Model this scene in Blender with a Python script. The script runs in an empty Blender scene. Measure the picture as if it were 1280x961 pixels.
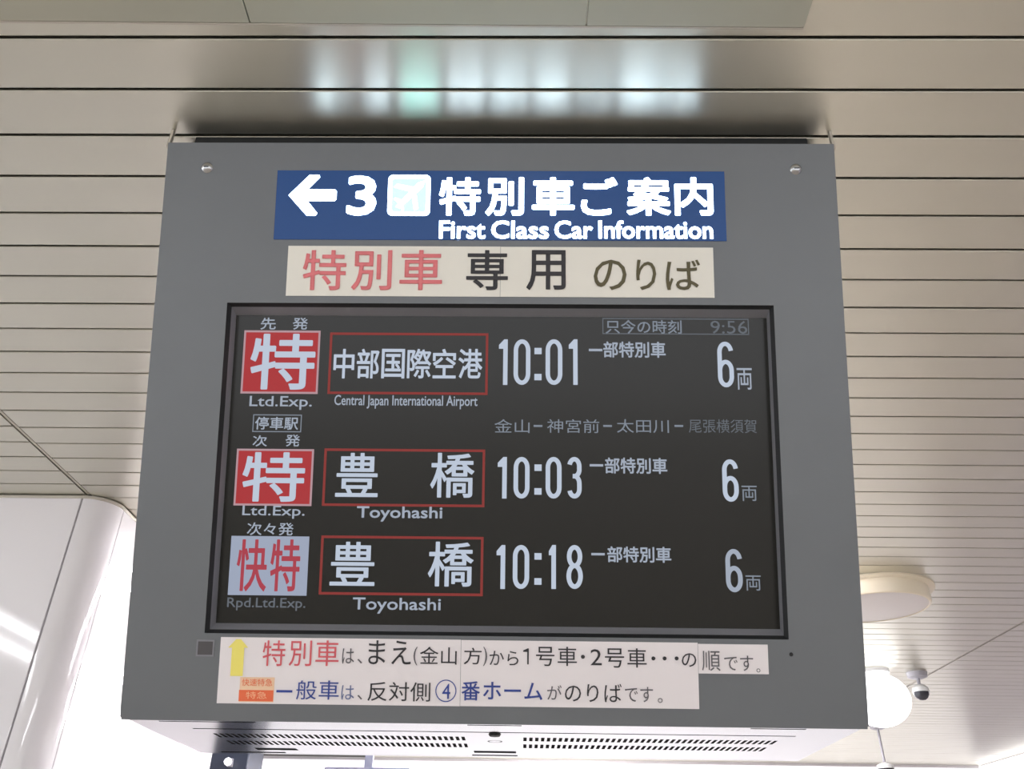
import bpy, bmesh, math, random
from mathutils import Vector, Matrix

C = bpy.context.scene.collection
S = bpy.context.scene
random.seed(4)

# ------------------------------------------------------------------ camera
cam_data = bpy.data.cameras.new('camera')
cam = bpy.data.objects.new('camera', cam_data)
C.objects.link(cam)
cam_data.sensor_width = 36.0
cam_data.sensor_fit = 'HORIZONTAL'
cam_data.lens = 36.0 * 1042.85 / 1280.0
cam_data.clip_start = 0.02
cam_data.clip_end = 200
CR = Vector((0.99986, 0.00962, 0.01367))
CU = Vector((-0.00657, -0.52587, 0.85054))
CF = Vector((-0.01537, 0.85051, 0.52573))
cam.matrix_world = Matrix(((CR.x, CU.x, -CF.x, 0.0), (CR.y, CU.y, -CF.y, 0.0), (CR.z, CU.z, -CF.z, 1.5), (0, 0, 0, 1)))
S.camera = cam

# ------------------------------------------------------------------ world and exposure
WORLD_STRENGTH = 2.0
LAMP = 26.0
LAMP_ADDED = 62.0
world = bpy.data.worlds.new('world')
S.world = world
world.use_nodes = True
bg = world.node_tree.nodes['Background']
bg.inputs['Color'].default_value = (0.93, 0.95, 1.0, 1)
bg.inputs['Strength'].default_value = WORLD_STRENGTH
S.view_settings.view_transform = 'Standard'
S.view_settings.look = 'None'
S.view_settings.gamma = 1.0
S.view_settings.exposure = 0.0
S.view_settings.use_curve_mapping = False
# ------------------------------------------------------------------ materials
def lin(c):
    c = c / 255.0
    return c / 12.92 if c <= 0.04045 else ((c + 0.055) / 1.055) ** 2.4
def rgb(r, g, b): return (lin(r), lin(g), lin(b), 1.0)

def mat(name, col, rough=0.5, metal=0.0, emit=None, strength=0.0, noise=0.0, nscale=20.0, bump=0.0, coat=0.0, spec=0.5, stretch=None):
    m = bpy.data.materials.new(name); m.use_nodes = True
    nt = m.node_tree; p = nt.nodes['Principled BSDF']
    p.inputs['Base Color'].default_value = col
    p.inputs['Roughness'].default_value = rough
    p.inputs['Metallic'].default_value = metal
    p.inputs['Specular IOR Level'].default_value = spec
    p.inputs['Coat Weight'].default_value = coat
    if emit:
        p.inputs['Emission Color'].default_value = emit
        p.inputs['Emission Strength'].default_value = strength
    if noise or bump:
        tc = nt.nodes.new('ShaderNodeTexCoord'); n = nt.nodes.new('ShaderNodeTexNoise')
        mp = nt.nodes.new('ShaderNodeMapping')
        if stretch: mp.inputs['Scale'].default_value = stretch
        nt.links.new(tc.outputs['Object'], mp.inputs['Vector']); nt.links.new(mp.outputs[0], n.inputs['Vector'])
        n.inputs['Scale'].default_value = nscale; n.inputs['Detail'].default_value = 4
        if noise:
            mx = nt.nodes.new('ShaderNodeMix'); mx.data_type = 'RGBA'
            mx.inputs['A'].default_value = tuple(c * (1 - noise) for c in col[:3]) + (1,)
            mx.inputs['B'].default_value = tuple(min(1, c * (1 + noise)) for c in col[:3]) + (1,)
            nt.links.new(n.outputs['Fac'], mx.inputs['Factor']); nt.links.new(mx.outputs['Result'], p.inputs['Base Color'])
        if bump:
            b = nt.nodes.new('ShaderNodeBump'); b.inputs['Strength'].default_value = bump; b.inputs['Distance'].default_value = 0.001
            nt.links.new(n.outputs['Fac'], b.inputs['Height']); nt.links.new(b.outputs[0], p.inputs['Normal'])
    return m

M = dict(
    slat=mat('painted_metal_slat', (0.69, 0.675, 0.59, 1), 0.31, 0.985, noise=0.04, nscale=3.0),
    joint=mat('dark_joint', rgb(52, 46, 40), 0.8),
    trim=mat('beige_trim', (0.56, 0.52, 0.45, 1), 0.35, 0.3),
    strip=mat('grey_green_panel', (0.45, 0.445, 0.36, 1), 0.5, noise=0.05, nscale=6),
    wall=mat('white_glossy_panel', (0.90, 0.87, 0.90, 1), 0.08, 0.0, coat=0.5, noise=0.015, nscale=2),
    floor=mat('polished_floor', (0.60, 0.55, 0.49, 1), 0.25, noise=0.12, nscale=4),
    face=mat('grey_painted_steel', (0.160, 0.170, 0.180, 1), 0.40, 0.1, noise=0.05, nscale=9, bump=0.05),
    black=mat('black_rubber', (0.012, 0.013, 0.014, 1), 0.6),
    bezel=mat('dark_bezel', (0.23, 0.23, 0.25, 1), 0.4),
    screen=mat('display_glass', (0.008, 0.008, 0.0075, 1), 0.22, spec=0.35, emit=(0.006, 0.0055, 0.004, 1), strength=1.0),
    steel=mat('brushed_steel', (0.33, 0.335, 0.35, 1), 0.15, 1.0, bump=0.04, nscale=60, stretch=(0.05, 1, 1)),
    screw=mat('screw_steel', (0.5, 0.5, 0.5, 1), 0.25, 1.0),
    inside=mat('dark_interior', (0.02, 0.02, 0.02, 1), 0.7),
    sensor=mat('sensor_window', (0.09, 0.085, 0.09, 1), 0.25),
    signblue=mat('backlit_blue_acrylic', (0.005, 0.025, 0.09, 1), 0.25, spec=0.3, emit=(0.014, 0.075, 0.26, 1), strength=0.45),
    W=mat('backlit_white_acrylic', (0.8, 0.8, 0.8, 1), 0.4, emit=(0.60, 0.80, 1.0, 1), strength=8.0),
    teal=mat('backlit_teal_acrylic', (0.2, 0.6, 0.55, 1), 0.4, emit=(0.10, 0.75, 0.66, 1), strength=6.0),
    paper=mat('laminated_paper', rgb(240, 233, 234), 0.45, coat=0.25, noise=0.02, nscale=5),
    paper2=mat('yellowed_laminated_paper', rgb(232, 227, 214), 0.3, coat=0.5, noise=0.05, nscale=7, bump=0.3),
    pink=mat('faded_red_ink', rgb(236, 128, 132), 0.5),
    pink2=mat('red_ink', rgb(218, 96, 104), 0.5),
    ink=mat('black_ink', rgb(48, 46, 50), 0.5),
    grey=mat('thin_black_ink', rgb(98, 94, 98), 0.5),
    olive=mat('yellowed_black_ink', rgb(92, 84, 52), 0.5),
    blue=mat('blue_ink', rgb(52, 72, 150), 0.5),
    blue2=mat('thin_blue_ink', rgb(110, 120, 160), 0.5),
    yellow=mat('yellow_sticker', rgb(248, 234, 120), 0.4),
    yellowline=mat('grey_yellow_line', rgb(215, 210, 160), 0.5),
    orange=mat('orange_ink', rgb(238, 112, 70), 0.5),
    peach=mat('peach_paper', rgb(243, 205, 170), 0.5),
    peach2=mat('pale_peach_ink', rgb(250, 190, 150), 0.5),
    tape=mat('sheet_seam', rgb(200, 195, 196), 0.4),
    drum=mat('cream_enamel', (0.86, 0.77, 0.60, 1), 0.3),
    diffuser=mat('milky_diffuser', (0.70, 0.66, 0.64, 1), 0.4),
    lampwhite=mat('lit_tube', (0.9, 0.9, 0.9, 1), 0.4, emit=(0.97, 0.98, 1.0, 1), strength=LAMP),
    addedlamp=mat('lit_tube_added', (0.9, 0.9, 0.9, 1), 0.4, emit=(0.98, 0.95, 1.0, 1), strength=LAMP_ADDED),
    luminous=mat('glow_added_panel', (0.8, 0.8, 0.8, 1), 0.25, emit=(0.98, 0.94, 1.0, 1), strength=0.8),  # glow added to plain wall panels to brighten what the ceiling mirrors
    glowstrip=mat('added_glow_white', (0.9, 0.9, 0.9, 1), 0.4, emit=(0.97, 0.96, 1.0, 1), strength=1.6),
    globe=mat('lit_globe', (0.9, 0.9, 0.9, 1), 0.3, emit=(0.96, 0.96, 1.0, 1), strength=2.5),
    white=mat('white_enamel', (0.8, 0.8, 0.8, 1), 0.3),
    camgrey=mat('grey_plastic', (0.32, 0.31, 0.34, 1), 0.35),
    dome=mat('smoked_dome', (0.03, 0.03, 0.04, 1), 0.06),
    lilacshade=mat('shade_lilac_panel', (0.42, 0.39, 0.44, 1), 0.3, noise=0.03, nscale=2),  # shade of the white right wall put into its panel colour
    darkcol=mat('dark_blue_pillar', (0.05, 0.06, 0.09, 1), 0.3),
    signgrey=mat('blue_grey_sign', (0.25, 0.26, 0.36, 1), 0.4),
)
def grain(m, amount, direction):
    nt = m.node_tree; p = nt.nodes['Principled BSDF']; v = nt.nodes.new('ShaderNodeCombineXYZ')
    for i in range(3): v.inputs[i].default_value = direction[i]
    nt.links.new(v.outputs[0], p.inputs['Tangent']); p.inputs['Anisotropic'].default_value = amount
grain(M['slat'], 0.75, (0, 1, 0))
for n_, c_ in dict(t1=(206, 218, 236), t2=(176, 186, 202), t3=(160, 170, 186), t4=(138, 147, 160), t5=(108, 114, 122),
                   red=(186, 58, 62), badgeborder=(196, 160, 168), badgewhite=(172, 182, 204), redtext=(186, 70, 84), rframe=(150, 58, 54)).items():
    c = rgb(*c_)
    M[n_] = mat('display_' + n_.replace('t1', 'bright').replace('t2', 'pale').replace('t3', 'grey').replace('t4', 'dim').replace('t5', 'faint'), (0.01, 0.01, 0.01, 1), 0.4, emit=c, strength=0.80, spec=0.1)

# ------------------------------------------------------------------ helpers
def link(name, me, m, parent=None):
    o = bpy.data.objects.new(name, me); C.objects.link(o)
    if m is not None and not me.materials: me.materials.append(m)
    if parent: o.parent = parent
    return o
def tag(o, label=None, cat=None, group=None, kind=None):
    if label: o['label'] = label
    if cat: o['category'] = cat
    if group: o['group'] = group
    if kind: o['kind'] = kind
    return o
def empty(name, loc, rz=0):
    o = bpy.data.objects.new(name, None); C.objects.link(o); o.location = loc; o.rotation_euler = (0, 0, rz)
    o.empty_display_size = 0.1
    return o
def bm_box(bm, x0, x1, y0, y1, z0, z1):
    vs = [bm.verts.new(p) for p in ((x0, y0, z0), (x1, y0, z0), (x1, y1, z0), (x0, y1, z0), (x0, y0, z1), (x1, y0, z1), (x1, y1, z1), (x0, y1, z1))]
    fs = []
    for f in ((3, 2, 1, 0), (4, 5, 6, 7), (0, 1, 5, 4), (1, 2, 6, 5), (2, 3, 7, 6), (3, 0, 4, 7)): fs.append(bm.faces.new([vs[i] for i in f]))
    return vs
def to_mesh(bm, name, smooth=False):
    bmesh.ops.recalc_face_normals(bm, faces=bm.faces)
    me = bpy.data.meshes.new(name); bm.to_mesh(me); bm.free()
    if smooth:
        for p in me.polygons: p.use_smooth = True
    return me
def box_mesh(name, x0, x1, y0, y1, z0, z1, bev=0.0):
    bm = bmesh.new(); bm_box(bm, x0, x1, y0, y1, z0, z1)
    if bev: bmesh.ops.bevel(bm, geom=bm.edges[:], offset=bev, segments=2, affect='EDGES', profile=0.5)
    return to_mesh(bm, name)
def box(name, dims, m, parent=None, bev=0.0): return link(name, box_mesh(name, *dims, bev=bev), m, parent)
def lathe(name, prof, n=48, axis_at=(0, 0, 0)):
    bm = bmesh.new(); rings = []
    for r, z in prof:
        if r < 1e-6: rings.append([bm.verts.new((axis_at[0], axis_at[1], axis_at[2] + z))])
        else: rings.append([bm.verts.new((axis_at[0] + r * math.cos(2 * math.pi * k / n), axis_at[1] + r * math.sin(2 * math.pi * k / n), axis_at[2] + z)) for k in range(n)])
    for a, b in zip(rings, rings[1:]):
        for k in range(n):
            k2 = (k + 1) % n
            if len(a) == 1 and len(b) == 1: continue
            if len(a) == 1: bm.faces.new((a[0], b[k], b[k2]))
            elif len(b) == 1: bm.faces.new((a[k], b[0], a[k2]))
            else: bm.faces.new((a[k], b[k], b[k2], a[k2]))
    me = to_mesh(bm, name, True)
    try: me.set_sharp_from_angle(angle=math.radians(35))
    except Exception: pass
    return me
def plate_mesh(name, outer, holes, thick):
    """flat sheet in XY with real holes, thickness along +-Z"""
    cu = bpy.data.curves.new(name, 'CURVE'); cu.dimensions = '2D'; cu.fill_mode = 'BOTH'; cu.extrude = thick / 2
    for loop in [outer] + holes:
        sp = cu.splines.new('POLY'); sp.points.add(len(loop) - 1)
        for i, (x, y) in enumerate(loop): sp.points[i].co = (x, y, 0, 1)
        sp.use_cyclic_u = True
    o = bpy.data.objects.new(name, cu); C.objects.link(o)
    me = bpy.data.meshes.new_from_object(o); me.name = name
    bpy.data.objects.remove(o); bpy.data.curves.remove(cu)
    return me
def rect(x0, y0, x1, y1): return [(x0, y0), (x1, y0), (x1, y1), (x0, y1)]
def rrect(x0, y0, x1, y1, r, n=5):
    out = []
    for cx, cy, a in ((x1 - r, y0 + r, -90), (x1 - r, y1 - r, 0), (x0 + r, y1 - r, 90), (x0 + r, y0 + r, 180)):
        for k in range(n + 1):
            t = math.radians(a + 90 * k / n); out.append((cx + r * math.cos(t), cy + r * math.sin(t)))
    return out
def flat(name, polys, z=0.0):
    bm = bmesh.new()
    for p in polys: bm.faces.new([bm.verts.new((x, y, z)) for x, y in p])
    me = bpy.data.meshes.new(name); bm.to_mesh(me); bm.free()
    return me

_cache = {}
def glyph(body):
    if body not in _cache:
        cu = bpy.data.curves.new('lettering', 'FONT'); cu.body = body; cu.size = 1.0; cu.resolution_u = 3
        o = bpy.data.objects.new('lettering', cu); C.objects.link(o)
        me = bpy.data.meshes.new_from_object(o)
        vs = [v.co.copy() for v in me.vertices]; fs = [tuple(p.vertices) for p in me.polygons]
        bpy.data.objects.remove(o); bpy.data.curves.remove(cu); bpy.data.meshes.remove(me)
        _cache[body] = (vs, fs)
    return _cache[body]
def text_mesh(body, bold, x0, y0, x1, y1, z):
    """a glyph fitted to its rectangle; bold adds a round stroke along its contour"""
    vs, fs = glyph(body)
    ax, bx = min(v.x for v in vs), max(v.x for v in vs); ay, by = min(v.y for v in vs), max(v.y for v in vs)
    w = bold * (y1 - y0)
    if w * 2 > 0.6 * (x1 - x0): w = 0
    x0 += w; x1 -= w; y0 += w; y1 -= w
    sx = (x1 - x0) / max(bx - ax, 1e-6); sy = (y1 - y0) / max(by - ay, 1e-6)
    co = [(x0 + (v.x - ax) * sx, y0 + (v.y - ay) * sy, z) for v in vs]; faces = list(fs)
    if w > 0:
        cnt = {}
        for f in fs:
            for i in range(len(f)):
                k = (f[i], f[(i + 1) % len(f)]); k = (min(k), max(k)); cnt[k] = cnt.get(k, 0) + 1
        seen = set()
        for (i, j), n in cnt.items():
            if n != 1: continue
            a, c = co[i], co[j]; dx, dy = c[0] - a[0], c[1] - a[1]; l = math.hypot(dx, dy)
            if l < 1e-7: continue
            nx, ny = -dy / l * w, dx / l * w; b0 = len(co)
            co += [(a[0] - nx, a[1] - ny, z), (c[0] - nx, c[1] - ny, z), (c[0] + nx, c[1] + ny, z), (a[0] + nx, a[1] + ny, z)]
            faces.append((b0, b0 + 1, b0 + 2, b0 + 3))
            for q in (i, j):
                if q in seen: continue
                seen.add(q); b0 = len(co)
                co += [(co[q][0] + w * math.cos(k * math.pi / 4), co[q][1] + w * math.sin(k * math.pi / 4), z) for k in range(8)]
                faces.append(tuple(range(b0, b0 + 8)))
    me = bpy.data.meshes.new('lettering'); me.from_pydata(co, [], faces)
    return me
def arc(cx, cy, rx, ry, a0, a1, n=14):
    return [(cx + rx * math.cos(math.radians(a0 + (a1 - a0) * k / n)), cy + ry * math.sin(math.radians(a0 + (a1 - a0) * k / n))) for k in range(n + 1)]
def stroke_mesh(paths, w, z):
    """polylines of constant stroke width as a flat mesh"""
    bm = bmesh.new()
    for pts, closed in paths:
        n = len(pts); L = []
        for i, p in enumerate(pts):
            a = pts[(i - 1) % n] if (closed or i > 0) else p
            b = pts[(i + 1) % n] if (closed or i < n - 1) else p
            dx, dy = b[0] - a[0], b[1] - a[1]; l = math.hypot(dx, dy) or 1
            nx, ny = -dy / l * w / 2, dx / l * w / 2
            L.append((bm.verts.new((p[0] + nx, p[1] + ny, z)), bm.verts.new((p[0] - nx, p[1] - ny, z))))
        rng = range(n) if closed else range(n - 1)
        for i in rng:
            (a, b), (c, d) = L[i], L[(i + 1) % n]; bm.faces.new((a, b, d, c))
    me = bpy.data.meshes.new('lettering'); bm.to_mesh(me); bm.free(); return me
def digit_mesh(ch, x0, y0, x1, y1, z, w=0.0078):
    h = w / 2; X0, X1, Y0, Y1 = x0 + h, x1 - h, y0 + h, y1 - h
    cx = (x0 + x1) / 2; rx = (X1 - X0) / 2; H = Y1 - Y0; ry = min(rx * 1.5, H * 0.28)
    if ch == ':':
        s = (x1 - x0)
        return flat('lettering', [rect(x0, y0 + (y1 - y0) * f - s * 0.45, x1, y0 + (y1 - y0) * f + s * 0.45) for f in (0.17, 0.74)], z)
    if ch == '0': return stroke_mesh([(arc(cx, Y1 - ry, rx, ry, 0, 180) + arc(cx, Y0 + ry, rx, ry, 180, 360), True)], w, z)
    if ch == '1':
        return flat('lettering', [[(x1 - w, y0), (x1, y0), (x1, y1), (x1 - w * 0.8, y1), (x1 - w, y1 - w)], [(x0, y1 - w * 2.2), (x0, y1 - w * 1.3), (x1 - w * 0.8, y1), (x1 - w, y1 - w * 2.2)]], z)
    if ch == '3':
        m_ = Y0 + H * 0.54
        return stroke_mesh([(arc(cx, Y1 - ry, rx, ry, 165, 0) + arc(cx, m_ + ry * 0.9, rx, ry * 0.9, 0, -90)[1:], False), (arc(cx, m_ - ry, rx, ry, 90, 0) + arc(cx, Y0 + ry, rx, ry, 0, -165), False),
                            ([(cx - rx * 0.35, m_), (cx + rx * 0.2, m_)], False)], w, z)
    if ch == '6':
        b = H * 0.30
        return stroke_mesh([(arc(cx, Y1 - ry, rx, ry, 10, 180) + arc(cx, Y0 + ry, rx, ry, 180, 360) + arc(cx, Y0 + H * 0.56 - ry, rx, ry, 0, 180), False)], w, z)
    if ch == '8':
        m_ = Y0 + H * 0.53; r1 = (Y1 - m_) / 2; r2 = (m_ - Y0) / 2
        return stroke_mesh([(arc(cx, Y1 - r1, rx * 0.92, r1, 0, 360, 28)[:-1], True), (arc(cx, Y0 + r2, rx, r2, 0, 360, 28)[:-1], True)], w, z)

def printing(table, parent, z, dz=0.0003):
    """print rows of lettering and marks on a flat face, in the face's own metres"""
    px = 0.00145
    for k, t, x0, y0, x1, y1, c, w in table:
        lift = z
        if k == 'text':
            me = text_mesh(t, w, x0, y0, x1, y1, lift + 2 * dz); nm = 'lettering'
        elif k == 'digit':
            me = digit_mesh(t, x0, y0, x1, y1, lift + dz, w or 0.0078); nm = 'lettering'
        elif k == 'rect': me = flat('badge', [rect(x0, y0, x1, y1)], lift + dz * 0.5); nm = {'dash': 'dash', 'badge': 'service_badge', 'sticker': 'sticker_backing'}[t]
        elif k == 'rect2': me = flat('badge', [rect(x0, y0, x1, y1)], lift + dz); nm = 'colour_field'
        elif k == 'frame':
            b = float(t) * px
            me = flat('frame', [rect(x0, y0, x1, y0 + b), rect(x0, y1 - b, x1, y1), rect(x0, y0 + b, x0 + b, y1 - b), rect(x1 - b, y0 + b, x1, y1 - b)], lift + dz); nm = 'destination_frame' if c == 'rframe' else 'caption_frame'
        elif k == 'arrow':
            W_, H_ = x1 - x0, y1 - y0; cy = (y0 + y1) / 2; t_ = H_ * 0.29
            r = 0.0
            def P(a, b): return (x0 + a * W_, y0 + b * H_)
            me = flat('arrow', [[P(0, .5), P(.40, .0), P(.58, 0), P(.62, .06), P(.40, .36), P(.40, .64), P(.64, .94), P(.62, 1), P(.42, 1)], [P(.38, .355), P(.96, .355), P(1, .40), P(1, .60), P(.96, .645), P(.38, .645)]], lift + dz); nm = 'arrow'
        elif k == 'icon':
            me = flat('icon', [rrect(x0, y0, x1, y1, 0.009)], lift + dz)
            o = link('pictogram_plate', me, M[c], parent)
            a, b_, c_, d_ = x0 + .0075, y0 + .0075, x1 - .0075, y1 - .0075
            link('pictogram_field', flat('icon', [rrect(a, b_, c_, d_, 0.004)], lift + 2 * dz), M['teal'], parent)
            def Q(u, v): return (a + u * (c_ - a), b_ + v * (d_ - b_))
            plane = [[Q(.12, .16), Q(.24, .10), Q(.90, .74), Q(.97, .95), Q(.76, .88)], [Q(.05, .74), Q(.14, .84), Q(.66, .74), Q(.55, .60)], [Q(.72, .50), Q(.60, .42), Q(.66, .04), Q(.78, .08)],
                     [Q(.05, .38), Q(.10, .42), Q(.32, .34), Q(.22, .24)], [Q(.30, .02), Q(.36, .04), Q(.34, .28), Q(.24, .22)]]
            me = flat('plane', plane, lift + 3 * dz); nm = 'plane_pictogram'
        elif k == 'uparrow':
            cx = (x0 + x1) / 2; sw = (x1 - x0) * 0.31; hy = y1 - (y1 - y0) * 0.23
            pts = [(cx - sw, y0), (cx + sw, y0), (cx + sw, hy), (x1, hy), (cx + 0.004, y1), (cx - 0.004, y1), (x0, hy), (cx - sw, hy)]
            me = flat('arrow', [[pts[0], pts[1], pts[2], pts[7]], [pts[6], pts[3], pts[4], pts[5]]], lift + dz); nm = 'arrow_sticker'
        elif k == 'circle':
            cx, cy, R_ = (x0 + x1) / 2, (y0 + y1) / 2, (x1 - x0) / 2
            me = stroke_mesh([(arc(cx, cy, R_, R_ * 1.02, 0, 360, 40)[:-1], True)], 0.0016, lift + dz); nm = 'circle_mark'
        link(nm, me, M[c], parent)

# row tables: kind, text, left, bottom, right, top (metres on the sloping face), colour, weight
SIGN_PRINT = [
    ('arrow', '', 0.2241, 0.8524, 0.3105, 0.9296, 'W', 0),
    ('text', '3', 0.3292, 0.8527, 0.3824, 0.9284, 'W', 0.035),
    ('icon', '', 0.4024, 0.853, 0.4785, 0.9301, 'W', 0),
    ('text', '特', 0.4943, 0.8534, 0.5687, 0.9258, 'W', 0.028),
    ('text', '別', 0.5773, 0.8537, 0.6459, 0.9261, 'W', 0.028),
    ('text', '車', 0.6602, 0.854, 0.7358, 0.9263, 'W', 0.028),
    ('text', 'ご', 0.7472, 0.8543, 0.8127, 0.9265, 'W', 0.028),
    ('text', '案', 0.8284, 0.8546, 0.9066, 0.9268, 'W', 0.028),
    ('text', '内', 0.9137, 0.8549, 0.9819, 0.927, 'W', 0.028),
    ('text', 'First', 0.4958, 0.8102, 0.5782, 0.8444, 'W', 0.03),
    ('text', 'Class', 0.5881, 0.8106, 0.6903, 0.8448, 'W', 0.03),
    ('text', 'Car', 0.7002, 0.811, 0.7681, 0.8452, 'W', 0.03),
    ('text', 'Information', 0.778, 0.8116, 0.9799, 0.8457, 'W', 0.03),
]
UPPER_PRINT = [
    ('text', '特', 0.2572, 0.7151, 0.3337, 0.7884, 'pink', 0.012),
    ('text', '別', 0.3436, 0.7156, 0.4143, 0.7888, 'pink', 0.012),
    ('text', '車', 0.4284, 0.716, 0.5032, 0.7892, 'pink', 0.012),
    ('text', '専', 0.5455, 0.7166, 0.6187, 0.7897, 'ink', 0.012),
    ('text', '用', 0.651, 0.7171, 0.7199, 0.7901, 'ink', 0.012),
    ('text', 'の', 0.7689, 0.7177, 0.8264, 0.773, 'olive', 0.008),
    ('text', 'り', 0.8432, 0.718, 0.8781, 0.7733, 'olive', 0.008),
    ('text', 'ば', 0.8949, 0.7183, 0.955, 0.7736, 'olive', 0.008),
]
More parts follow.
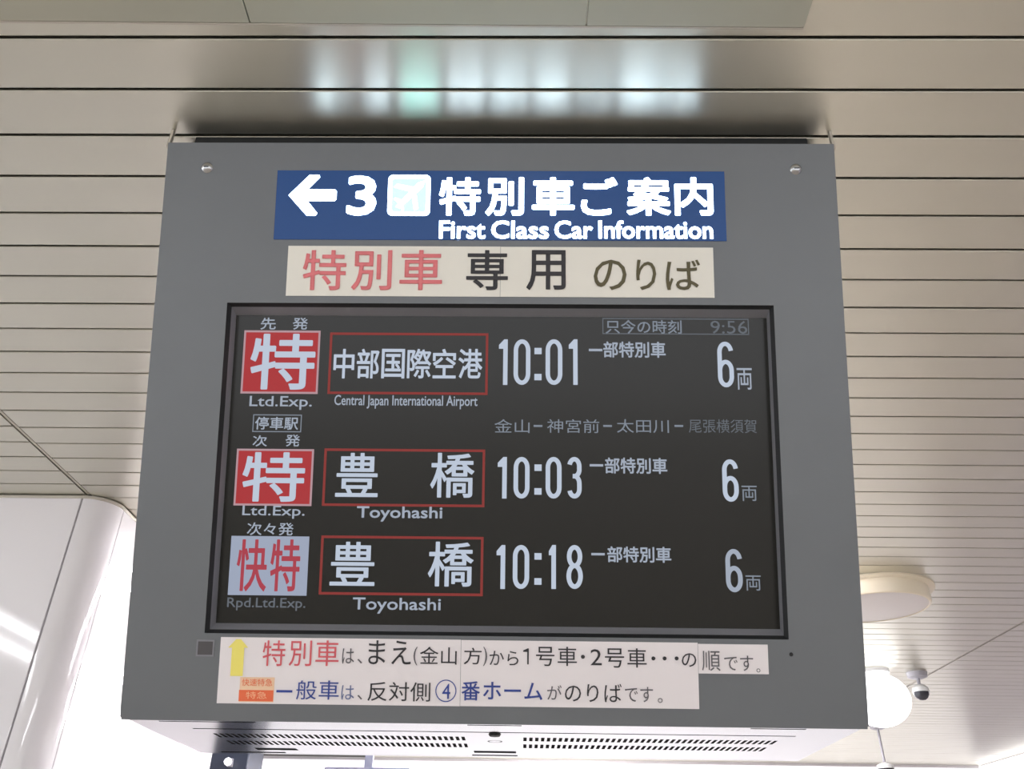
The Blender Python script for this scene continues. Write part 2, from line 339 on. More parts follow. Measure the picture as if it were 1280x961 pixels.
SCREEN_PRINT = [
    ('text', '先', 0.1781, 0.6511, 0.2053, 0.6731, 't2', 0.012),
    ('text', '発', 0.2354, 0.6514, 0.2625, 0.6734, 't2', 0.012),
    ('rect', 'badge', 0.1496, 0.5358, 0.2859, 0.6498, 'badgeborder', 0),
    ('rect2', 'badge', 0.1531, 0.5394, 0.2824, 0.6461, 'red', 0),
    ('text', '特', 0.1637, 0.543, 0.2788, 0.6439, 't1', 0.016),
    ('text', 'Ltd.Exp.', 0.1669, 0.5075, 0.2768, 0.5316, 't2', 0.01),
    ('frame', '3', 0.3031, 0.536, 0.5845, 0.6467, 'rframe', 0),
    ('text', '中', 0.3116, 0.5637, 0.3485, 0.617, 't1', 0.014),
    ('text', '部', 0.3527, 0.564, 0.3923, 0.6172, 't1', 0.014),
    ('text', '国', 0.3966, 0.5643, 0.4376, 0.6175, 't1', 0.014),
    ('text', '際', 0.4419, 0.5646, 0.4843, 0.6178, 't1', 0.014),
    ('text', '空', 0.4871, 0.5649, 0.528, 0.618, 't1', 0.014),
    ('text', '港', 0.5323, 0.5652, 0.5746, 0.6183, 't1', 0.014),
    ('text', 'Central Japan International Airport', 0.3161, 0.5105, 0.5672, 0.5345, 't2', 0.01),
    ('digit', '1', 0.6035, 0.5541, 0.619, 0.636, 't1', 0),
    ('digit', '0', 0.6296, 0.5544, 0.6591, 0.6362, 't1', 0),
    ('digit', ':', 0.6662, 0.5546, 0.6789, 0.6364, 't1', 0),
    ('digit', '0', 0.6859, 0.5547, 0.7154, 0.6366, 't1', 0),
    ('digit', '1', 0.7267, 0.555, 0.7422, 0.6368, 't1', 0),
    ('text', '一', 0.762, 0.6153, 0.7859, 0.6197, 't2', 0),
    ('text', '部特別車', 0.7874, 0.6042, 0.8971, 0.6331, 't2', 0.02),
    ('digit', '6', 0.9875, 0.5525, 1.0155, 0.634, 't1', 0),
    ('text', '両', 1.0202, 0.5485, 1.0466, 0.5868, 't2', 0.005),
    ('frame', '1.2', 0.7863, 0.6465, 1.0447, 0.6756, 't5', 0),
    ('text', '只今の時刻', 0.792, 0.6476, 0.9263, 0.6724, 't4', 0.012),
    ('text', '9:56', 0.977, 0.6485, 1.0418, 0.6717, 't5', 0.0),
    ('frame', '1.2', 0.1748, 0.468, 0.2604, 0.499, 't4', 0),
    ('text', '停車駅', 0.179, 0.4722, 0.2548, 0.4947, 't2', 0.015),
    ('text', '次', 0.1767, 0.4427, 0.2019, 0.4622, 't2', 0.012),
    ('text', '発', 0.234, 0.4431, 0.2592, 0.464, 't2', 0.012),
    ('text', '金山', 0.5972, 0.4697, 0.6584, 0.4935, 't4', 0.0),
    ('text', '神宮前', 0.6889, 0.4705, 0.7792, 0.4943, 't4', 0.0),
    ('text', '太田川', 0.8097, 0.4714, 0.8997, 0.4951, 't4', 0.0),
    ('text', '尾張横須賀', 0.9342, 0.4724, 1.0516, 0.4961, 't5', 0.0),
    ('rect', 'dash', 0.6653, 0.4805, 0.6806, 0.484, 't4', 0),
    ('rect', 'dash', 0.7861, 0.4814, 0.8013, 0.4849, 't4', 0),
    ('rect', 'dash', 0.9094, 0.4823, 0.9246, 0.4858, 't4', 0),
    ('rect', 'badge', 0.1501, 0.341, 0.2847, 0.4387, 'badgeborder', 0),
    ('rect2', 'badge', 0.1535, 0.3444, 0.2812, 0.4352, 'red', 0),
    ('text', '特', 0.1625, 0.3478, 0.2708, 0.4331, 't1', 0.016),
    ('text', 'Ltd.Exp.', 0.1664, 0.3193, 0.2738, 0.341, 't2', 0.01),
    ('frame', '3', 0.3027, 0.3416, 0.5818, 0.4404, 'rframe', 0),
    ('text', '豊', 0.3246, 0.3572, 0.398, 0.4329, 't1', 0.012),
    ('text', '橋', 0.4879, 0.3573, 0.5638, 0.4342, 't1', 0.012),
    ('text', 'Toyohashi', 0.3634, 0.3159, 0.5101, 0.3416, 't2', 0.02),
    ('digit', '1', 0.6038, 0.3567, 0.6196, 0.4279, 't1', 0),
    ('digit', '0', 0.6313, 0.3569, 0.6588, 0.4282, 't1', 0),
    ('digit', ':', 0.6671, 0.3572, 0.6795, 0.4284, 't1', 0),
    ('digit', '0', 0.6864, 0.3574, 0.7138, 0.4286, 't1', 0),
    ('digit', '3', 0.7235, 0.3577, 0.7482, 0.4289, 't1', 0),
    ('text', '一', 0.7621, 0.4127, 0.7855, 0.4168, 't2', 0),
    ('text', '部特別車', 0.7882, 0.4009, 0.8954, 0.4284, 't2', 0.02),
    ('digit', '6', 0.9891, 0.3546, 1.0165, 0.4269, 't1', 0),
    ('text', '両', 1.0211, 0.3562, 1.047, 0.382, 't4', 0.005),
    ('text', '次々発', 0.1764, 0.291, 0.2561, 0.3125, 't2', 0.01),
    ('rect', 'badge', 0.1503, 0.1914, 0.2839, 0.2896, 'badgewhite', 0),
    ('text', '快', 0.1625, 0.1976, 0.2144, 0.284, 'redtext', 0.01),
    ('text', '特', 0.2198, 0.1982, 0.2703, 0.2845, 'redtext', 0.01),
    ('text', 'Rpd.Ltd.Exp.', 0.1505, 0.1665, 0.283, 0.1874, 't5', 0.01),
    ('frame', '3', 0.3043, 0.1936, 0.5812, 0.2917, 'rframe', 0),
    ('text', '豊', 0.3219, 0.2086, 0.398, 0.2815, 't1', 0.012),
    ('text', '橋', 0.4877, 0.2089, 0.5649, 0.2831, 't1', 0.012),
    ('text', 'Toyohashi', 0.3628, 0.1636, 0.511, 0.1896, 't2', 0.015),
    ('digit', '1', 0.6036, 0.2058, 0.6184, 0.2785, 't1', 0),
    ('digit', '0', 0.6313, 0.2062, 0.659, 0.2789, 't1', 0),
    ('digit', ':', 0.6678, 0.2064, 0.6799, 0.2791, 't1', 0),
    ('digit', '1', 0.6921, 0.2067, 0.7042, 0.2794, 't1', 0),
    ('digit', '8', 0.7218, 0.2071, 0.7495, 0.2797, 't1', 0),
    ('text', '一', 0.7638, 0.2628, 0.7867, 0.2668, 't2', 0),
    ('text', '部特別車', 0.7908, 0.2516, 0.8988, 0.2781, 't2', 0.02),
    ('digit', '6', 0.9895, 0.2045, 1.0176, 0.2756, 't2', 0),
    ('text', '両', 1.0222, 0.2075, 1.0476, 0.2323, 't4', 0.005),
]
LOWER_PRINT = [
    ('uparrow', '', 0.1678, 0.0661, 0.2006, 0.1238, 'yellow', 0),
    ('text', '特', 0.2251, 0.0824, 0.2619, 0.1226, 'pink2', 0.0),
    ('text', '別', 0.2684, 0.0829, 0.3051, 0.123, 'pink2', 0.0),
    ('text', '車', 0.3117, 0.0834, 0.3496, 0.1235, 'pink2', 0.0),
    ('text', 'は', 0.3551, 0.0875, 0.3747, 0.1113, 'grey', 0),
    ('text', '、', 0.3802, 0.0877, 0.3881, 0.0952, 'grey', 0),
    ('text', 'まえ', 0.398, 0.087, 0.4673, 0.1246, 'ink', 0),
    ('text', '(', 0.4714, 0.0862, 0.4779, 0.115, 'grey', 0),
    ('text', '金山', 0.4818, 0.0879, 0.5418, 0.1154, 'ink', 0),
    ('text', '方', 0.5535, 0.0885, 0.5822, 0.1148, 'ink', 0),
    ('text', ')', 0.5848, 0.0863, 0.5913, 0.1163, 'grey', 0),
    ('text', 'から', 0.5952, 0.0879, 0.6421, 0.1103, 'ink', 0),
    ('digit', '1', 0.6498, 0.0895, 0.6589, 0.1145, 'ink', 0.0025),
    ('text', '号', 0.6706, 0.0874, 0.7005, 0.1173, 'ink', 0),
    ('text', '車', 0.7057, 0.0878, 0.7369, 0.1177, 'ink', 0),
    ('text', '・', 0.7434, 0.0993, 0.7499, 0.1055, 'ink', 0),
    ('text', '2', 0.759, 0.0895, 0.7771, 0.1145, 'ink', 0),
    ('text', '号', 0.7823, 0.0861, 0.8134, 0.1161, 'ink', 0),
    ('text', '車', 0.8186, 0.0866, 0.8497, 0.1165, 'ink', 0),
    ('text', '・', 0.8574, 0.098, 0.8639, 0.1043, 'ink', 0),
    ('text', '・', 0.8755, 0.0982, 0.882, 0.1045, 'ink', 0),
    ('text', '・', 0.8949, 0.0985, 0.9014, 0.1047, 'ink', 0),
    ('text', 'の', 0.9065, 0.0887, 0.9298, 0.1099, 'ink', 0),
    ('text', '順', 0.9388, 0.0829, 0.9685, 0.114, 'grey', 0),
    ('text', 'です', 0.9748, 0.0834, 1.0213, 0.1071, 'grey', 0),
    ('text', '。', 1.026, 0.0813, 1.0324, 0.0875, 'grey', 0),
    ('text', '一', 0.2508, 0.0416, 0.2768, 0.0453, 'blue', 0),
    ('text', '般', 0.2832, 0.0309, 0.3158, 0.0606, 'blue', 0),
    ('text', '車', 0.3197, 0.0313, 0.3522, 0.061, 'blue', 0),
    ('text', 'は', 0.3562, 0.0317, 0.377, 0.0539, 'blue2', 0),
    ('text', '、', 0.3825, 0.0319, 0.3903, 0.0393, 'grey', 0),
    ('text', '反対側', 0.399, 0.0302, 0.5002, 0.0598, 'ink', 0),
    ('circle', '', 0.5092, 0.0311, 0.5416, 0.0632, 'blue', 0),
    ('text', '4', 0.5196, 0.0348, 0.5325, 0.0582, 'blue', 0),
    ('text', '番', 0.5506, 0.0328, 0.5804, 0.0624, 'blue', 0.01),
    ('text', 'ホーム', 0.5856, 0.0348, 0.6812, 0.0619, 'blue', 0.01),
    ('text', 'が', 0.6889, 0.0356, 0.7122, 0.0578, 'grey', 0),
    ('text', 'のりば', 0.7173, 0.0327, 0.8088, 0.061, 'ink', 0),
    ('text', 'です', 0.8139, 0.0335, 0.8589, 0.0569, 'grey', 0),
    ('text', '。', 0.8665, 0.0327, 0.8742, 0.0401, 'grey', 0),
    ('rect', 'sticker', 0.1907, 0.0262, 0.2468, 0.0646, 'peach', 0),
    ('rect2', 'sticker', 0.19, 0.0275, 0.246, 0.0447, 'orange', 0),
    ('text', '快速特急', 0.1939, 0.051, 0.2435, 0.0621, 'orange', 0.0),
    ('text', '特急', 0.2017, 0.0312, 0.2355, 0.0423, 'peach2', 0.0),
]


# ------------------------------------------------------------------ the setting
ZC = 2.703
PITCH, Y0S = 0.10376, 0.8648
SEAM_L, SEAM_R = -1.545, 2.466
Y_FAR, X_RIGHT, Y_W = 9.06, 4.53, 2.711

floor = box('floor', (-9, 9, -8, 14, -0.05, 0), M['floor']); tag(floor, kind='structure')

ceiling = empty('ceiling', (0, 0, ZC)); tag(ceiling, kind='structure')
def slat_mesh(x0, x1):
    hw, ch, dep = (PITCH - 0.006) / 2, 0.0015, 0.010
    bm = bmesh.new()
    prof = [(-hw, dep), (-hw, ch), (-hw + ch, 0), (hw - ch, 0), (hw, ch), (hw, dep)]
    A = [bm.verts.new((x0, y, z)) for y, z in prof]; B = [bm.verts.new((x1, y, z)) for y, z in prof]
    for i in range(len(prof)):
        j = (i + 1) % len(prof); bm.faces.new((A[i], A[j], B[j], B[i]))
    bm.faces.new(A[::-1]); bm.faces.new(B)
    return to_mesh(bm, 'slat')
sl_mid = slat_mesh(SEAM_L + 0.009, SEAM_R - 0.009); sl_left = slat_mesh(SEAM_L - 3.9, SEAM_L - 0.009); sl_right = slat_mesh(SEAM_R + 0.009, SEAM_R + 3.9)
for me, k0, k1, dy in ((sl_mid, -1, 79, 0.0), (sl_left, 9, 17, -0.008), (sl_right, 24, 79, 0.010)):
    for k in range(k0, k1 + 1):
        o = link('slat', me, M['slat'], ceiling)
        o.location = (random.uniform(-.0004, .0004), Y0S + (k + 0.5) * PITCH + dy, random.uniform(-.0003, .0003))
        o.rotation_euler = (random.uniform(-.003, .003), 0, 0)
bm = bmesh.new()
for x0, x1, k0, k1 in ((SEAM_L + .009, SEAM_R - .009, -70, -2), (SEAM_L - 3.9, SEAM_L - .009, -70, 8), (SEAM_R + .009, SEAM_R + 3.9, -70, 23)):
    for k in range(k0, k1 + 1):
        y = Y0S + (k + .5) * PITCH; bm_box(bm, x0, x1, y - .0488, y + .0488, 0, 0.01)
rest = link('slats_beyond_view', to_mesh(bm, 'slats'), M['slat'], ceiling); tag(rest, kind='stuff')
link('backing', box_mesh('backing', -7.5, 7.5, -6.5, 9.3, 0.022, 0.05), M['joint'], ceiling)
for sx in (SEAM_L, SEAM_R):
    link('seam_strip', box_mesh('seam', sx - .0045, sx + .0045, -6, Y_W if sx < 0 else Y_FAR, 0.001, 0.012, 0.001), M['trim'], ceiling)

# flat panel strip fixed under the slats nearest the viewer
strip = empty('trim_1', (0.444, 0.842, ZC), math.radians(0.55)); tag(strip, kind='structure')
xa = 0.0
for wdt in (0.350, 0.542, 0.542, 0.542):
    link('panel', box_mesh('panel', xa - wdt + .0018, xa, -0.36, 0, -0.006, -0.0004, 0.0012), M['strip'], strip); xa -= wdt
link('edge_bead', box_mesh('bead', -1.976, 0, 0.0005, 0.0045, -0.006, -0.0004, 0.001), M['trim'], strip)

# left wall: flat panels, a rounded corner and a side wall that runs away from the viewer
def vquad_wall(name, x0, x1, y0, y1, parent): return link(name, box_mesh(name, x0, x1, y0, y1, 0, ZC - .012, 0.002), M['wall'], parent)
wl = empty('wall_left', (-2.5, Y_W, 0)); tag(wl, kind='structure')
XC, RC = -1.459, 0.102
for k in range(4):
    x1 = SEAM_L - .023 - k * 1.2
    w = vquad_wall('wall_panel', x1 - 1.194, x1, Y_W, Y_W + .03, None); w.parent = wl; w.location = -wl.location
bm = bmesh.new(); n = 20; ring = []
for k in range(n + 1):
    a = math.radians(-90 + 90 * k / n); ring.append((XC - RC + RC * math.cos(a), Y_W + RC + RC * math.sin(a)))
ring += [(XC - .03, Y_W + RC), (XC - RC, Y_W + .03)]
A = [bm.verts.new((x, y, 0)) for x, y in ring]; B = [bm.verts.new((x, y, ZC - .012)) for x, y in ring]
for i in range(len(ring)): j = (i + 1) % len(ring); bm.faces.new((A[i], A[j], B[j], B[i]))
bm.faces.new(A[::-1]); bm.faces.new(B)
cm = link('corner_panel', to_mesh(bm, 'corner'), M['wall'], wl); cm.location = -wl.location
for p in cm.data.polygons: p.use_smooth = len(p.vertices) == 4 and True
try: cm.data.set_sharp_from_angle(angle=math.radians(30))
except Exception: pass
for k in range(1):
    y0 = Y_W + RC + .005; w = vquad_wall('wall_panel', XC - .03, XC, y0, 4.24, wl); w.location = -wl.location
# dark core behind the panel joints and slim bead along the ceiling
core = link('core', box_mesh('core', -6.4, -1.52, Y_W + .016, Y_W + .028, 0, ZC), M['black'], wl); core.location = -wl.location
core = link('core', box_mesh('core', XC - .09, XC - .028, Y_W + .04, 4.23, 0, ZC), M['black'], wl); core.location = -wl.location
bead = link('ceiling_bead', box_mesh('bead', -6.3, XC - RC, Y_W - .004, Y_W + .02, ZC - .014, ZC - .003, .002), M['trim'], wl); bead.location = -wl.location
bm = bmesh.new()
for k in range(n):
    a0, a1 = math.radians(-90 + 90 * k / n), math.radians(-90 + 90 * (k + 1) / n)
    q = []
    for a, rr in ((a0, RC + .004), (a1, RC + .004), (a1, RC - .02), (a0, RC - .02)): q.append((XC - RC + rr * math.cos(a), Y_W + RC + rr * math.sin(a)))
    lo = [bm.verts.new((x, y, ZC - .014)) for x, y in q]; hi = [bm.verts.new((x, y, ZC - .003)) for x, y in q]
    bm.faces.new(lo[::-1]); bm.faces.new(hi)
    for i in range(4): j = (i + 1) % 4; bm.faces.new((lo[i], lo[j], hi[j], hi[i]))
bead = link('ceiling_bead', to_mesh(bm, 'bead'), M['trim'], wl); bead.location = -wl.location
bead = link('ceiling_bead', box_mesh('bead', XC - .02, XC + .004, Y_W + RC, 4.24, ZC - .014, ZC - .003, .002), M['trim'], wl); bead.location = -wl.location

# far wall and right wall
wb = empty('wall_back', (0, Y_FAR, 0)); tag(wb, kind='structure')
for k in range(8):
    x1 = X_RIGHT - k * 1.35
    link('wall_panel', box_mesh('panel', x1 - 1.344, x1, 0, .04, 0, ZC - .03, .002), M['luminous'], wb)
link('core', box_mesh('core', -6.4, X_RIGHT, .02, .05, 0, ZC), M['tape'], wb)
wr = empty('wall_right', (X_RIGHT, 0, 0)); tag(wr, kind='structure')
for k in range(9):
    y1 = Y_FAR - .01 - k * 1.35
    link('wall_panel', box_mesh('panel', 0, .04, y1 - 1.344, y1, 0, ZC - .17, .002), M['lilacshade'], wr)
link('core', box_mesh('core', .02, .05, -3.1, Y_FAR, 0, ZC), M['tape'], wr)
link('added_glow_strip', box_mesh('glowstrip', .0, .03, 2.0, Y_FAR - .01, ZC - .16, ZC - .012, .004), M['glowstrip'], wr)  # glowing strip added to whiten the wall top, no known lamp

# ------------------------------------------------------------------ lamps of the hall, real and added
def tube_fixture(loc, length, label, rz=0.0, group=None, lamp='lampwhite'):
    r = empty('fluorescent_fixture', loc, rz); tag(r, label, 'ceiling light', group)
    link('housing', plate_housing(length), M['white'], r)
    for s in (-1, 1):
        t = link('tube', lathe('tube', [(0, -length / 2 + .03), (.014, -length / 2 + .03), (.014, length / 2 - .03), (0, length / 2 - .03)], 12), M[lamp], r)
        t.rotation_euler = (math.pi / 2, 0, 0); t.location = (s * .13, 0, -.045)
    return r
def plate_housing(length):
    bm = bmesh.new(); bm_box(bm, -.2, .2, -length / 2, length / 2, -.028, -.0005)
    bmesh.ops.bevel(bm, geom=bm.edges[:], offset=.006, segments=2, affect='EDGES')
    return to_mesh(bm, 'housing')
tube_fixture((-2.74, 0.2, ZC), 2.6, 'twin tube ceiling light mirrored as two streaks in the white left wall')
for (x, y), d in zip(((0.0, -2.2), (3.0, -1.2), (3.0, -4.2)), ('straight behind the viewer', 'at the right behind the viewer', 'farthest behind the viewer on the right')):  # unseen lamps added behind the viewer to light the floor
    tube_fixture((x, y, ZC), 2.4, 'added unseen twin tube light ' + d)
added_lamps = [((-0.70, 3.5), 'nearest behind the departure display, left one'), ((0.65, 3.4), 'nearest behind the departure display, right one'), ((-0.6, 5.4), 'in the second row behind the display, left one'), ((0.95, 5.4), 'in the second row behind the display, right one'),
          ((-1.2, 6.8), 'in the third row behind the display, left one'), ((0.4, 6.8), 'in the third row behind the display, middle one'), ((1.9, 6.8), 'in the third row behind the display, right one'), ((0.5, 8.3), 'closest to the far wall'), ((-3.6, 6.2), 'beyond the dark pillar at left')]
for (x, y), d in added_lamps:  # lamps added out of sight to brighten the far floor and wall
    tube_fixture((x, y, ZC), 1.2, 'added unseen twin tube light ' + d, math.pi / 2, lamp='addedlamp')

def drum_lamp(loc, label, lit):
    r = empty('drum_light', loc); tag(r, label, 'ceiling light')
    link('flange', lathe('flange', [(0, 0), (.263, 0), (.263, -.008), (.255, -.012), (0, -.012)], 64), M['drum'], r)
    link('drum_body', lathe('drum', [(.236, -.012), (.236, -.066), (.232, -.073), (.225, -.075), (.222, -.070)], 64), M['drum'], r)
    link('diffuser', lathe('diffuser', [(.2235, -.060), (.2235, -.072), (.20, -.0735), (0, -.0745)], 64), M['diffuser'], r)
    return r
drum_lamp((1.565, 3.70, ZC), 'unlit cream drum ceiling light right of the departure display', False)

g = empty('globe_light', (2.10, 5.18, ZC)); tag(g, 'glaring white globe ceiling light beside the lower right corner of the display', 'ceiling light')
link('mount', lathe('mount', [(0, 0), (.09, 0), (.09, -.02), (.03, -.03), (.03, -.04), (0, -.04)], 32), M['white'], g)
pr = [(.175 * math.sin(math.pi * k / 20), -.02 - .15 + .15 * math.cos(math.pi * k / 20)) for k in range(21)]
link('globe', lathe('globe', pr, 40), M['globe'], g)

def dome_camera(loc, drop, label, cr=.045):
    r = empty('dome_camera', loc); tag(r, label, 'camera')
    link('mount', lathe('mount', [(0, 0), (.06, 0), (.056, -.028), (.035, -.036), (0, -.036)], 24), M['camgrey'], r)
    link('stem', lathe('stem', [(0, -.036), (.010, -.036), (.010, -drop), (0, -drop)], 12), M['camgrey'], r)
    link('housing', lathe('housing', [(0, -drop + .004), (.02, -drop), (cr, -drop - .02), (cr + .004, -drop - .045), (0, -drop - .045)], 28), M['white'], r)
    link('dome', lathe('dome', [(cr, -drop - .045), (cr * .93, -drop - .062), (cr * .7, -drop - .078), (cr * .38, -drop - .088), (0, -drop - .091)], 28), M['dome'], r)
dome_camera((2.375, 5.22, ZC), .07, 'small dome camera on a stem right of the glaring globe light')
dome_camera((2.76, 6.95, ZC), .27, 'dome camera on a long stem below the glaring globe light', .06)

# things glimpsed under the display
pil = box('pillar', (-2.44, -2.09, 6.9, 7.3, 0, ZC - .001), M['darkcol'], bev=.01); tag(pil, 'dark blue pillar seen below the left end of the display', 'pillar')
bl = empty('spot_light', (-2.09 - .13, 6.88, 2.36)); tag(bl, 'small bright spotlight on the dark blue pillar', 'light')
link('bracket', box_mesh('bracket', -.02, .02, -.02, .02, -.03, .03, .004), M['camgrey'], bl)
link('bulb', lathe('bulb', [(0, -.03), (.022, -.018), (.03, 0), (.022, .018), (0, .03)], 20, (0, -.055, 0)), M['globe'], bl)
hs = empty('hanging_sign', (-0.845, 5.0, ZC)); tag(hs, 'blue-grey hanging sign on a post glimpsed under the display', 'sign')
link('post', box_mesh('post', -.022, .022, -.02, .02, -.60, 0, .003), M['signgrey'], hs)
link('sign_body', box_mesh('sign_body', -.232, .232, -.05, .05, -.88, -.598, .006), M['signgrey'], hs)

# ------------------------------------------------------------------ the departure display
XL, YB, ZB, H, TILT, DEP = -0.6496, 1.4241, 1.7432, 0.9919, 0.38362, 0.390
root = empty('departure_display', (XL + .6, YB + DEP / 2, ZB))
tag(root, 'large grey slant-faced departure display with a black screen of train times', 'display')
FACE = Matrix.Translation(Vector((XL, YB, ZB)) - root.location) @ Matrix.Rotation(math.pi / 2 + TILT, 4, 'X')
def fpart(name, me, m):
    o = link(name, me, m, root); o.matrix_local = FACE; return o
OX0, OX1, OY0, OY1 = .1262, 1.0812, .1325, .6925
fp = fpart('front_panel', plate_mesh('front_panel', rect(0, 0, 1.2, H), [rect(OX0, OY0, OX1, OY1)], .004), M['face'])
fp.matrix_local = FACE @ Matrix.Translation((0, 0, -.002))
bmp = bmesh.new(); bmp.from_mesh(fp.data)
bmesh.ops.remove_doubles(bmp, verts=bmp.verts, dist=1e-5); bmp.to_mesh(fp.data); bmp.free()
# housing: wedge shell behind the face
s_, c_ = math.sin(TILT), math.cos(TILT)
ty, tz = YB - H * s_, ZB + H * c_
bm = bmesh.new()
n0 = .0045
prof = [(YB + n0, ZB + .004), (YB + DEP, ZB + .004), (YB + DEP, tz - .001), (ty + n0, tz - .001)]
A = [bm.verts.new((XL + .001, y, z)) for y, z in prof]; B = [bm.verts.new((XL + 1.199, y, z)) for y, z in prof]
bm.faces.new(A); bm.faces.new(B[::-1])
bm.faces.new((A[1], B[1], B[2], A[2]))
hsg = link('housing', to_mesh(bm, 'housing'), M['face'], root); hsg.location = -root.location
sol = hsg.modifiers.new('thickness', 'SOLIDIFY'); sol.thickness = .0015; sol.offset = 0
tp = link('shade_top_plate', box_mesh('shade_top_plate', XL + .002, XL + 1.198, ty + .006, YB + DEP - .001, tz - .003, tz - .0012), M['inside'], root); tp.location = -root.location  # blackened to stand for the shade in the gap under the ceiling
# frame of the opening: rebate, sloping bezel, glass
def ring(name, o, i, z0, z1, m):
    bm = bmesh.new()
    a = [bm.verts.new((x, y, z0)) for x, y in rect(*o)]; b = [bm.verts.new((x, y, z1)) for x, y in rect(*i)]
    for k in range(4): j = (k + 1) % 4; bm.faces.new((a[k], a[j], b[j], b[k]))
    me = bpy.data.meshes.new(name); bm.to_mesh(me); bm.free()
    return fpart(name, me, m)
g1 = .005
ring('gasket', (OX0, OY0, OX1, OY1), (OX0 + g1, OY0 + g1, OX1 - g1, OY1 - g1), -.001, -.010, M['black'])
ring('screen_bezel', (OX0 + g1, OY0 + g1, OX1 - g1, OY1 - g1), (.1335, .1455, 1.0765, .6770), -.010, -.0295, M['bezel'])
screen = fpart('screen', box_mesh('screen', .128, 1.080, .138, .688, -.036, -.030), M['screen'])
printing(SCREEN_PRINT, screen, -.030)
sign = fpart('sign_panel', box_mesh('sign_panel', .2015, 1.0035, .8085, .9385, -.001, .0015, .0006), M['signblue'])
tag(sign, 'backlit blue sign panel with glowing white lettering')
printing(SIGN_PRINT, sign, .0015)
for x, y in ((.073, .9435), (1.1315, .9435)):
    sc = fpart('screw', lathe('screw', [(0, .005), (.004, .0048), (.0085, .003), (.0105, 0)], 24), M['screw']); sc.matrix_local = FACE @ Matrix.Translation((x, y, .0003))
    sl = link('screw_slot', box_mesh('slot', -.0045, .0045, -.0009, .0009, .0042, .0054), M['black'], sc)
    wz = fpart('washer', lathe('washer', [(.0105, .0002), (.0135, .0002), (.0135, .0010), (.0105, .0014)], 24), M['face']); wz.matrix_local = sc.matrix_local
sw = fpart('sensor_window', box_mesh('sensor', .1165, .1430, .0975, .1205, -.001, .0006), M['sensor'])
sf = fpart('sensor_frame', plate_mesh('sf', rect(.1150, .0960, .1445, .1220), [rect(.1175, .0985, .1420, .1195)], .0022), M['bezel'])
kh = fpart('keyhole', lathe('keyhole', [(0, .0007), (.0026, .0007), (.0032, .0)], 20, (1.0838, .1095, 0)), M['black'])

# underside: polished plate with real slots
Ub = Matrix.Translation(Vector((0, 0, ZB + .001)) - root.location)
holes = []
PX0, PX1, PY0, PY1 = XL + .002, XL + 1.198, YB + .004, YB + DEP - .002
def hole(x0, x1, y0, y1): holes.append(rect(x0, y0, x1, y1))
for k in range(43): x = -.105 - k * .01045; hole(x - .003, x + .003, 1.572, 1.612); hole(x - .003, x + .003, 1.648, 1.692)
for k in range(43): x = .0045 + k * .01045; hole(x - .003, x + .003, 1.572, 1.612); hole(x - .003, x + .003, 1.648, 1.692)
hole(-.566, .464, 1.5205, 1.5275)
for x0, x1 in ((-.60, -.44), (-.0907, -.0016), (.372, .462)): hole(x0, x1, 1.4535, 1.4605)
for x0, x1 in ((-.5176, -.437), (-.0936, -.0123)): hole(x0, x1, 1.732, 1.758)
for x0, x1 in ((-.60, -.47), (-.0993, -.0094)): hole(x0, x1, 1.782, 1.797)
for y in (1.4462, 1.8025): hole(XL + .03, XL + 1.17, y - .0005, y + .0005)
up = link('underside_plate', plate_mesh('underside', rect(PX0, PY0, PX1, PY1), holes, .0016), M['steel'], root); up.matrix_local = Ub
ib = link('inner_tray', box_mesh('tray', PX0 + .02, PX1 - .02, PY0 + .012, PY1 - .004, .012, .014), M['inside'], root); ib.matrix_local = Ub
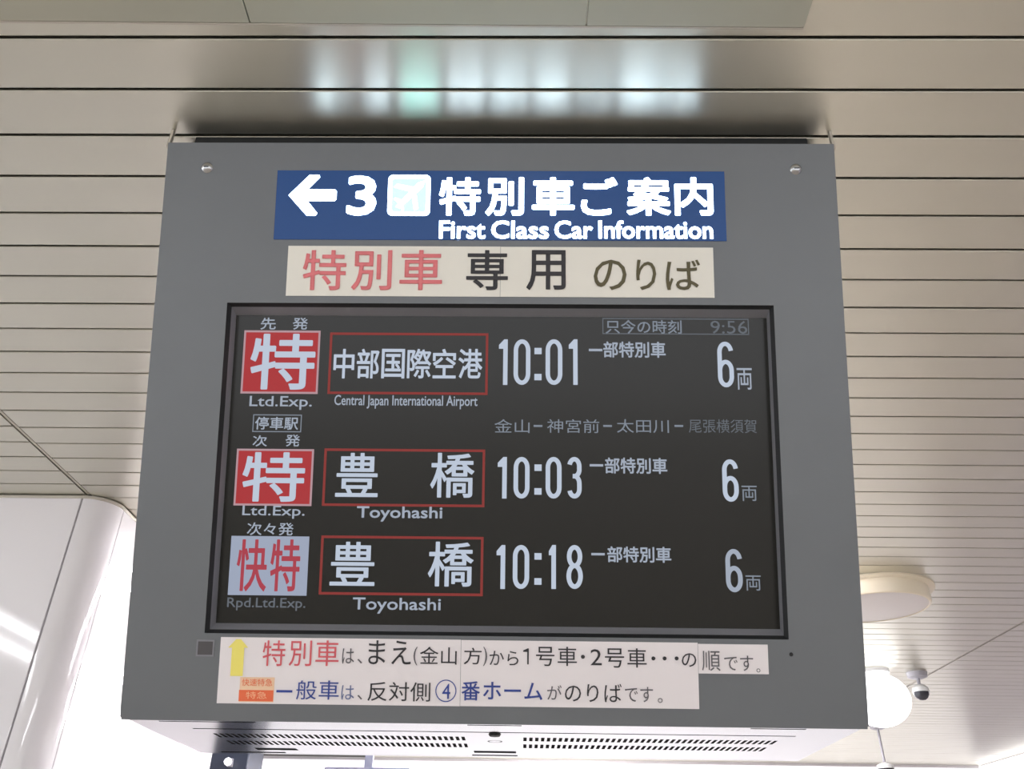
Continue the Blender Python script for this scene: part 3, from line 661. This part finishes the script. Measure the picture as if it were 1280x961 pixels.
lt = link('latch', lathe('latch', [(0, -.004), (.009, -.004), (.011, -.0008)], 20), M['black'], root); lt.matrix_local = Ub @ Matrix.Translation((-.048, 1.543, 0))
# hemmed lip along the lower front edge and the side edges of the face
for nm, b in (('edge_lip', (0.0, 1.2, -.004, .0005, -.010, .0)), ('edge_lip', (-.002, .0006, 0, H, -.014, -.0002)), ('edge_lip', (1.1994, 1.202, 0, H, -.014, -.0002))):
    fpart(nm, box_mesh(nm, *b, bev=.0005), M['face'])
# small corner brackets where the display meets the ceiling
for x0, x1 in ((XL - .006, XL - .001), (XL + 1.201, XL + 1.206)):
    br = link('corner_bracket', box_mesh('bracket', x0, x1, ty + .004, ty + .012, tz - .006, ZC - .0005, .001), M['trim'], root); br.location = -root.location
nk = link('neck', box_mesh('neck', XL + .034, XL + 1.166, ty + .022, YB + DEP - .02, tz - .001, ZC - .001), M['black'], root); nk.location = -root.location

# notices stuck on the face: things of their own
def notice(name, pieces, label, m, table, z0=.0006):
    bxs = [p[0] for p in pieces]; cx = min(b[0] for b in bxs); cy = min(b[1] for b in bxs)
    P = Matrix.Translation(Vector((XL, YB, ZB))) @ Matrix.Rotation(math.pi / 2 + TILT, 4, 'X')
    r = empty(name, (0, 0, 0)); r.matrix_world = P @ Matrix.Translation((cx, cy, 0)); tag(r, label, 'notice')
    inv = Matrix.Translation((-cx, -cy, 0))
    first = None
    for (x0, y0, x1, y1), dz in pieces:
        o = link('paper', box_mesh('paper', x0, x1, y0, y1, z0, z0 + .0006 + dz), m, r); o.matrix_local = inv
        first = first or o
    hold = first
    n0_ = len(C.objects)
    before = set(o.name for o in C.objects)
    printing(table, r, z0 + .0012)
    for o in C.objects:
        if o.name not in before: o.matrix_local = inv
    return r
notice('notice', [((.2290, .7050, .6050, .7965), 0), ((.6056, .7050, .9790, .7962), .0001)], 'yellowed paper notice in red and black between the blue sign and screen', M['paper2'], UPPER_PRINT)
notice('notice', [((.1545, .0235, .5482, .1268), 0), ((.5488, .0238, .9328, .1263), .0001), ((.9334, .0785, 1.0460, .1245), .0002)], 'white paper notice with yellow arrow below the screen', M['paper'], LOWER_PRINT)
